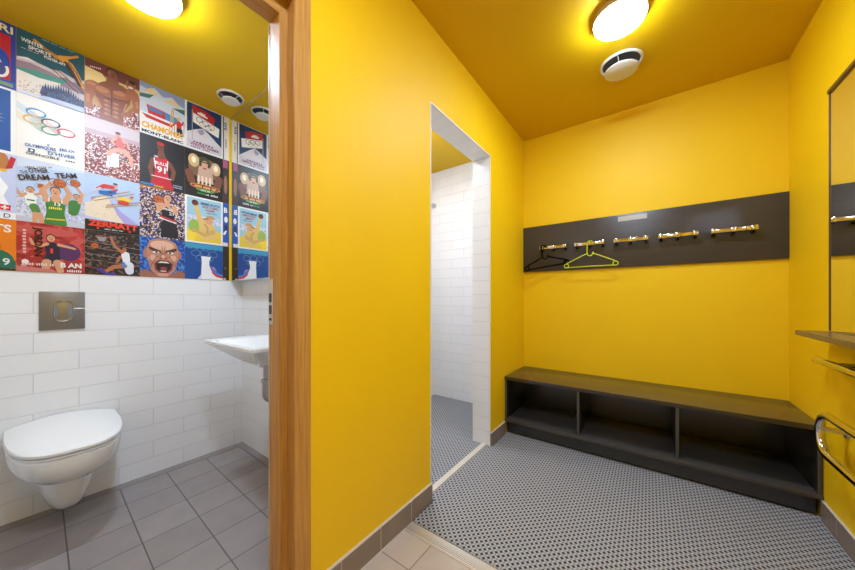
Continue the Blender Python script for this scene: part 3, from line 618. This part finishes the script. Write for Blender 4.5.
p.L([(.48, 1.14, .09), (.49, .98, .14)], S4); p.head(.48, 1.24, .115, (136, 80, 54), (26, 18, 18)); p.E(.42, 1.27, .03, .05, S5); p.E(.82, 1.16, .10, .12, (150, 92, 62)); p.E(.84, 1.24, .07, .04, (40, 26, 22)); p.E(.79, 1.18, .02, .015, (30, 20, 18)); p.E(.86, 1.19, .02, .015, (30, 20, 18)); p.E(.82, 1.09, .05, .03, (236, 220, 210)); p.R(.84, .2, 1, .46, 'red_crowd')
p.P([(.06, 1.19), (.34, 1.25), (.34, 1.31), (.06, 1.25)], (156, 36, 34)); p.D(6, .09, 1.205, .2, .035, WHT, .2, .02); p.done()
p = Poster(2, 2, 'washed-out poster of a leaping figure in red over a packed crowd', 'red_crowd')
p.R(0, 1.06, 1, 1.42, (206, 188, 194)); p.P([(.0, .98), (1, 1.02), (1, 1.12), (0, 1.1)], (190, 158, 166)); p.P([(.36, .25), (.60, .30), (.60, .64), (.40, .66)], (236, 230, 230)); p.C(.42, .3, .46, .62, .006, .006, (180, 170, 176))
p.L([(.60, 1.02, .07), (.62, .88, .08), (.66, .78, .08)], (212, 96, 92)); p.L([(.70, .76, .06), (.82, .62, .045), (.84, .42, .03)], (220, 160, 138)); p.L([(.62, .76, .06), (.48, .70, .045), (.40, .56, .03)], (220, 160, 138)); p.L([(.54, 1.04, .03), (.46, .94, .025), (.52, .88, .02)], (220, 160, 138)); p.L([(.67, 1.04, .03), (.76, .98, .025), (.78, .86, .02)], (220, 160, 138)); p.E(.58, 1.15, .05, .065, (206, 146, 124)); p.E(.58, 1.19, .05, .035, (90, 50, 44)); p.done()
p = Poster(2, 3, 'pale blue ski poster with the red word ZERMATT on a black band', (178, 200, 232))
p.P([(0, .34), (1, .2), (.75, .46), (.55, .62), (.42, .85), (.3, .92), (.18, .86), (.08, .7), (0, .66)], (232, 214, 190)); p.P([(.42, .86), (.5, .74), (.64, .56), (1, .26), (1, .2), (.7, .26), (.56, .48)], (170, 160, 216)); p.P([(.1, .7), (.2, .84), (.26, .9), (.1, .82)], (170, 160, 216))
for k in range(24): p.E(.1+.5*random.random(), .36+.28*random.random(), .008, .006, (176, 150, 150))
p.R(0, 0, 1, .26, BLK)
p.C(.11, .80, .80, 1.14, .012, .012, (190, 150, 110)); p.C(.16, .74, .88, 1.10, .009, .009, (170, 130, 96)); p.L([(.28, .98, .05), (.40, .99, .06), (.50, 1.04, .05)], (24, 100, 176)); p.L([(.22, 1.07, .03), (.34, 1.16, .05), (.47, 1.16, .05)], (206, 50, 50)); p.E(.53, 1.23, .045, .045, (214, 160, 130)); p.E(.53, 1.26, .045, .025, (40, 50, 90)); p.L([(.26, 1.08, .025), (.02, .86, .006)], (214, 208, 216)); p.C(.50, 1.08, .56, 1.12, .02, .02, (206, 50, 50)); p.L([(.44, 1.02, .03), (.46, .94, .02)], (24, 60, 120))
p.C(.36, .62, 1, .84, .011, .011, (190, 150, 110)); p.C(.38, .68, 1, .90, .009, .009, (170, 130, 96)); p.L([(.62, .80, .05), (.74, .82, .05)], (206, 60, 50)); p.L([(.58, .88, .03), (.68, .92, .05), (.78, .90, .045)], (240, 200, 60)); p.E(.83, .98, .038, .038, (214, 160, 130)); p.E(.84, 1.0, .038, .02, (200, 60, 50)); p.L([(.6, .92, .012), (.44, .98, .004)], (214, 208, 216))
p.T('ZERMATT', .05, .10, .9, .15, (232, 62, 40), 0, .05); p.D(16, .34, .04, .34, .035, (190, 190, 190)); p.E(.22, .06, .02, .03, (232, 62, 40)); p.E(.8, .06, .02, .03, (232, 62, 40)); p.done()
p = Poster(2, 4, 'dark arena poster of a player in white reaching beside a flying basketball', 'dark_crowd')
for v in (.30, .45, .62, .76): p.C(.0, v+.08, 1, v-.03, .006, .006, (150, 130, 130))
p.C(0, .2, .5, .12, .008, .008, (190, 60, 50)); p.R(0, .0, 1, .05, (60, 40, 36)); p.RING(.28, .98, .10, .03, .015, (200, 80, 60)); p.P([(.2, .97), (.37, .97), (.34, .86), (.24, .86)], (150, 150, 156)); p.ball(.17, .73, .075)
p.L([(.72, .56, .08), (.74, .38, .07)], (232, 232, 240)); p.L([(.78, .28, .10), (.80, .12, .08)], (226, 226, 236)); p.L([(.66, .62, .035), (.52, .76, .03), (.45, .98, .025)], SK3); p.L([(.62, .5, .03), (.56, .36, .025)], SK3); p.head(.70, .69, .05, SK3, (40, 26, 22)); p.L([(.70, .26, .055), (.5, .22, .05), (.34, .08, .035)], SK3); p.L([(.32, .08, .04), (.2, .16, .03)], (70, 60, 150)); p.L([(.36, .04, .03), (.52, .03, .03)], (70, 60, 150)); p.C(.68, .34, .7, .24, .03, .03, (70, 140, 210)); p.L([(.3, .4, .03), (.38, .3, .03), (.22, .18, .03)], (70, 44, 40)); p.done()
# column 3
p = Poster(3, 1, 'travel poster with a red cable car and skier over the words MONT-BLANC', (206, 214, 226))
p.P([(0, 1.3), (.15, 1.25), (.3, 1.36), (.5, 1.2), (.7, 1.3), (.85, 1.16), (1, 1.12), (1, 1.43), (0, 1.43)], (146, 160, 196)); p.P([(.05, 1.18), (.25, 1.34), (.4, 1.22), (.32, 1.16)], (236, 206, 150)); p.P([(.5, 1.1), (.72, 1.26), (.9, 1.1)], (236, 206, 150)); p.P([(0, 1.08), (.3, 1.16), (.2, 1.02), (0, .98)], (64, 110, 100)); p.P([(.7, 1.0), (1, 1.08), (1, .92)], (64, 110, 100)); p.R(0, 0, 1, .6, (238, 234, 230))
p.P([(.14, .84), (.52, .80), (.56, .58), (.18, .60)], (206, 50, 50)); p.P([(.18, .80), (.48, .77), (.49, .68), (.19, .70)], (80, 130, 180)); p.P([(.04, .56), (.74, .50), (.7, .42), (.14, .46)], (200, 40, 44)); p.P([(.52, .80), (.86, .74), (.86, .56), (.56, .58)], (70, 140, 190)); p.C(.64, .34, .70, .96, .012, .012, (226, 166, 50)); p.C(.70, .34, .73, .96, .012, .012, (226, 166, 50))
p.L([(.86, .62, .06), (.86, .48, .06)], (206, 50, 46)); p.L([(.84, .44, .04), (.83, .28, .03)], (30, 40, 60)); p.L([(.9, .44, .04), (.92, .28, .03)], (30, 40, 60)); p.E(.85, .74, .045, .05, (226, 180, 70)); p.C(.78, .6, .72, .5, .02, .02, (206, 50, 46)); p.C(.93, .6, .96, .7, .02, .02, (206, 50, 46)); p.C(.76, .5, .74, .26, .006, .006, BLK); p.C(.98, .66, .97, .26, .006, .006, BLK)
p.T('CHAMONIX', .04, .17, .92, .17, (238, 170, 40), 0, .05); p.T('MONT-BLANC', .04, .04, .92, .085, (40, 34, 30), 0, .04); p.done()
p = Poster(3, 2, 'black poster of a player in a red number 91 jersey', (34, 32, 38))
p.L([(.46, .76, .17), (.46, .50, .14), (.46, .32, .16)], (206, 34, 48)); p.P([(.26, .3), (.66, .3), (.74, .02), (.2, .02)], (190, 30, 44)); p.L([(.28, .76, .06), (.22, .52, .05), (.26, .26, .04)], SK2); p.L([(.64, .76, .06), (.74, .56, .05), (.70, .34, .045)], SK2); p.L([(.45, 1.08, .06), (.46, .92, .09)], SK2); p.head(.44, 1.18, .095, (112, 66, 48), (24, 18, 18)); p.E(.44, 1.27, .088, .045, (190, 34, 44)); p.R(.30, .86, .38, .90, (196, 196, 200)); p.C(.30, .82, .33, .55, .012, .012, WHT); p.C(.60, .82, .58, .55, .012, .012, WHT); p.R(.24, .31, .68, .33, WHT); p.R(.02, .02, .3, .08, (40, 120, 190)); p.R(.3, .02, .5, .06, (210, 160, 60))
p.T('BULLS', .32, .66, .26, .09, WHT, 0, .03); p.T('91', .36, .44, .19, .18, WHT, 0, .03); p.D(8, .72, .16, .22, .035, (180, 180, 190)); p.D(7, .72, .10, .22, .04, (180, 180, 190)); p.done()
p = Poster(3, 3, 'poster of a player in a black jersey holding a basketball before a crowd', 'night_crowd')
p.L([(.60, .86, .15), (.62, .6, .14)], (30, 26, 34)); p.P([(.46, .5), (.8, .5), (.86, .04), (.44, .04)], (30, 26, 34)); p.P([(.42, .66), (.80, .56), (.80, .51), (.42, .61)], (200, 40, 50)); p.P([(.42, .60), (.80, .50), (.80, .47), (.42, .57)], WHT); p.L([(.52, .96, .055), (.40, .80, .045), (.36, 1.0, .035)], SK1); p.L([(.74, .94, .055), (.80, .78, .045), (.56, .98, .03)], SK1); p.head(.60, 1.18, .095, SK1, (40, 28, 24)); p.C(.58, 1.05, .6, 1.0, .05, .07, SK1); p.ball(.40, 1.10, .12)
p.C(.36, .96, .48, 1.0, .03, .03, SK1); p.D(7, .50, .84, .22, .06, WHT, -.15, .02); p.T('21', .63, .7, .1, .09, WHT, 0, .02); p.R(0, 1.38, .6, 1.42, (200, 120, 50)); p.done()
p = Poster(3, 4, 'close-up poster of a shouting bald face on a blue burst background', 'blue_burst')
p.P([(0, 0), (1, 0), (1, .16), (.86, .24), (.7, .1), (.3, .1), (.14, .22), (0, .16)], (160, 104, 84)); p.E(.12, .66, .05, .13, (176, 116, 96)); p.E(.86, .68, .05, .13, (176, 116, 96)); p.P([(.14, .80), (.20, 1.02), (.36, 1.10), (.62, 1.10), (.78, 1.02), (.85, .80), (.83, .5), (.76, .2), (.6, .03), (.40, .03), (.24, .18), (.16, .5)], (190, 132, 108))
p.E(.48, .92, .26, .13, (224, 176, 152)); p.E(.27, .55, .09, .08, (222, 168, 144)); p.E(.73, .57, .09, .08, (222, 168, 144)); p.E(.5, .09, .12, .06, (216, 160, 134))
p.P([(.19, .86), (.44, .76), (.46, .70), (.34, .70), (.20, .78)], (84, 46, 36)); p.P([(.81, .88), (.56, .77), (.54, .71), (.66, .71), (.80, .80)], (84, 46, 36)); p.E(.34, .71, .075, .03, (232, 222, 214)); p.E(.66, .72, .075, .03, (232, 222, 214)); p.E(.35, .71, .026, .028, (40, 60, 80)); p.E(.65, .72, .026, .028, (40, 60, 80)); p.C(.48, .80, .47, .90, .01, .006, (140, 84, 66)); p.C(.53, .80, .54, .90, .01, .006, (140, 84, 66))
p.P([(.46, .72), (.54, .72), (.60, .54), (.40, .54)], (170, 110, 88)); p.E(.5, .60, .05, .05, (222, 168, 146)); p.E(.45, .545, .022, .014, (60, 28, 26)); p.E(.55, .545, .022, .014, (60, 28, 26)); p.C(.36, .60, .24, .34, .010, .006, (120, 70, 56)); p.C(.64, .61, .77, .35, .010, .006, (120, 70, 56))
p.P([(.30, .40), (.40, .50), (.60, .50), (.72, .41), (.70, .24), (.60, .13), (.42, .13), (.32, .22)], (126, 58, 54)); p.P([(.34, .38), (.42, .465), (.59, .465), (.68, .39), (.66, .26), (.58, .165), (.44, .165), (.36, .24)], (34, 10, 14)); p.P([(.38, .41), (.43, .46), (.58, .46), (.64, .415), (.5, .42)], (236, 228, 214)); p.P([(.42, .20), (.58, .20), (.55, .17), (.45, .17)], (220, 208, 192)); p.E(.51, .26, .08, .05, (150, 60, 64)); p.C(.2, .62, .24, .3, .006, .004, (150, 92, 74)); p.C(.8, .62, .77, .3, .006, .004, (150, 92, 74))
p.done()
# column 4
p = Poster(4, 1, 'navy poster with a ringed white flag, red cross flag and a snowy peak', (232, 226, 220))
p.R(.05, .05, .96, 1.40, (24, 54, 92)); p.P([(.18, 1.36), (.55, 1.3), (.78, 1.2), (.74, .95), (.2, 1.0)], (186, 34, 44)); p.P([(.38, 1.22), (.52, 1.2), (.5, 1.1), (.36, 1.12)], WHT); p.P([(.32, 1.2), (.58, 1.14), (.57, 1.09), (.31, 1.14)], WHT)
p.P([(.05, .5), (.3, .66), (.45, .74), (.6, .64), (.95, .34), (.95, .3), (.05, .3)], (216, 206, 210)); p.P([(.3, .6), (.45, .72), (.5, .6), (.4, .5)], (160, 150, 176)); p.R(.05, .05, .96, .32, (206, 198, 206)); p.P([(.2, 1.12), (.55, 1.02), (.9, .92), (.88, .62), (.55, .72), (.2, .84)], (240, 236, 230))
for k, (u, v, c) in enumerate(((.36, .97, (40, 90, 150)), (.52, .92, (40, 40, 44)), (.68, .87, (180, 50, 50)), (.44, .87, (210, 160, 60)), (.60, .82, (60, 120, 80)))): p.RING(u, v, .085, .085, .014, c)
p.C(.18, .3, .18, 1.2, .01, .01, (180, 170, 160)); p.D(7, .2, .22, .55, .055, (120, 50, 90), 0, .02); p.T('WINTER GAMES', .12, .13, .76, .075, (140, 50, 90), 0, .03); p.D(10, .15, .07, .5, .04, (120, 60, 90)); p.done()
p = Poster(4, 2, 'black and gold film-style poster of a helmeted fighter over small figures', (30, 24, 26))
p.E(.5, .92, .42, .34, (120, 88, 62)); p.E(.22, 1.1, .14, .2, (206, 170, 120)); p.E(.8, 1.0, .13, .2, (206, 170, 130)); p.E(.22, 1.12, .06, .1, (240, 226, 190)); p.E(.8, 1.02, .06, .1, (240, 226, 200)); p.P([(.3, .5), (.34, .9), (.4, 1.1), (.62, 1.1), (.7, .9), (.74, .5)], (196, 160, 140)); p.E(.5, 1.1, .15, .19, (60, 70, 52)); p.E(.5, 1.02, .11, .15, SK1); p.R(.38, 1.1, .62, 1.14, (50, 60, 44)); p.R(.36, .98, .42, 1.12, (50, 60, 44)); p.R(.58, .98, .64, 1.12, (50, 60, 44)); p.E(.5, .93, .05, .02, (100, 50, 44))
p.L([(.1, .7, .10), (.16, .46, .1)], (120, 70, 50)); p.L([(.9, .7, .10), (.84, .46, .1)], (120, 70, 50)); 
for u in (.34, .44, .54, .64): p.L([(u, .66, .025), (u, .52, .03), (u, .42, .02)], (230, 206, 180)); p.E(u, .71, .02, .025, (210, 150, 120))
p.E(.52, .34, .40, .09, (206, 160, 70)); p.E(.52, .34, .37, .07, (150, 40, 36)); p.E(.52, .24, .24, .05, (90, 150, 80)); p.D(15, .24, .31, .56, .06, (240, 206, 120), 0, .02); p.D(9, .4, .22, .24, .03, WHT); p.R(.3, .10, .5, .15, (60, 130, 70)); p.D(3, .52, .1, .1, .04, WHT); p.D(5, .66, .1, .2, .06, WHT, 0, .02); p.done()
p = Poster(4, 3, 'white-bordered baseball poster of a catcher reaching up his glove', (236, 232, 224))
p.R(.05, .05, .95, 1.38, (156, 196, 214)); p.R(.05, .62, .95, .84, 'stadium'); p.R(.05, .05, .95, .42, (232, 196, 60)); p.E(.24, .52, .15, .2, (150, 180, 80)); p.P([(.05, .05), (.2, .05), (.3, .3), (.05, .36)], (240, 210, 60))
p.P([(.32, .7), (.5, .82), (.66, .76), (.8, .5), (.82, .18), (.5, .10), (.34, .24), (.36, .5)], (222, 186, 110)); p.L([(.38, .70, .07), (.32, .95, .06), (.27, 1.14, .05)], (222, 186, 110)); p.E(.25, 1.23, .085, .09, (110, 50, 36)); p.E(.22, 1.27, .03, .04, (70, 30, 26)); p.L([(.72, .40, .07), (.5, .26, .055), (.25, .38, .04)], (206, 166, 96)); p.E(.22, .38, .06, .05, SK1); p.E(.62, .72, .11, .10, SK1); p.P([(.50, .78), (.58, .90), (.72, .90), (.80, .80), (.66, .80)], (196, 150, 90)); p.C(.46, .76, .58, .79, .015, .015, (150, 90, 60)); p.L([(.5, .6, .03), (.58, .5, .03), (.56, .36, .03)], (196, 156, 90))
p.T('BABE RUTH', .40, 1.21, .50, .07, (40, 60, 110), 0, .02); p.T('BASE COMES', .44, 1.12, .42, .06, (196, 50, 44), 0, .02); p.T('HOME', .52, 1.03, .24, .06, (196, 50, 44), 0, .02); p.D(12, .56, .96, .3, .03, (40, 60, 110)); p.done()
p = Poster(4, 4, 'deep blue poster with ring outlines above a white ski jump, lowest row', (20, 74, 150))
p.R(0, .98, 1, 1.1, (60, 150, 190)); 
for k in range(18): p.E(.03+.055*k, .975, .03, .02+.015*(k % 3), (60, 150, 190))
for k, (u, v) in enumerate(((.27, .80), (.50, .82), (.73, .80), (.385, .66), (.615, .66))): p.RING(u, v, .115, .10, .012, (120, 150, 176))
p.R(.42, .0, .62, .70, (236, 236, 240)); p.P([(.30, 0), (.42, 0), (.42, .5), (.40, .14)], (214, 216, 226)); p.P([(.62, .46), (.68, .28), (.82, .14), (1, .08), (1, 0), (.62, 0)], (236, 236, 240)); p.P([(.66, .42), (.72, .26), (.84, .16), (1, .11), (1, .05), (.82, .09), (.7, .2)], (206, 50, 50)); p.P([(.66, .42), (.74, .32), (.86, .22), (1, .17), (1, .11), (.84, .16), (.72, .26)], (70, 130, 200)); p.P([(.68, .42), (.74, .33), (.84, .26), (.76, .40)], (180, 130, 190)); p.P([(.40, .72), (.42, .60), (.64, .60), (.66, .72)], (236, 236, 240)); p.done()
# column 5: narrow slices next to the mirror
W5 = .040
p = Poster(5, 1, 'narrow cream poster slice with blue lettering squeezed beside the toilet mirror, topmost', (230, 220, 206), W5)
p.T('BAR', .11, .98, .26, .07, (40, 60, 130), PI/2, .02); p.D(5, .11, .4, .3, .05, (150, 130, 140), PI/2); p.R(0, .0, .03, 1.4, (30, 40, 70)); p.done()
p = Poster(5, 2, 'narrow dark poster slice with a pink top beside the toilet mirror, second row', (60, 44, 48), W5)
p.R(0, 1.15, .14, 1.42, (160, 80, 120)); p.E(.08, .6, .05, .3, (150, 100, 80)); p.done()
p = Poster(5, 3, 'narrow blue poster slice with a white letter B beside the toilet mirror, third row', (28, 84, 170), W5)
p.T('B', .03, 1.1, .1, .17, WHT, 0, .04); p.E(.09, .88, .05, .1, WHT); p.E(.09, .6, .05, .12, (40, 50, 80)); p.R(0, .0, .14, .12, (220, 214, 214)); p.L([(.04, .4, .03), (.09, .5, .02)], WHT); p.done()
p = Poster(5, 4, 'narrow blackish poster slice beside the toilet mirror, lowest row', (44, 36, 38), W5)
p.E(.07, .4, .03, .04, (120, 80, 60)); p.E(.05, .04, .04, .04, (190, 180, 180)); p.done()
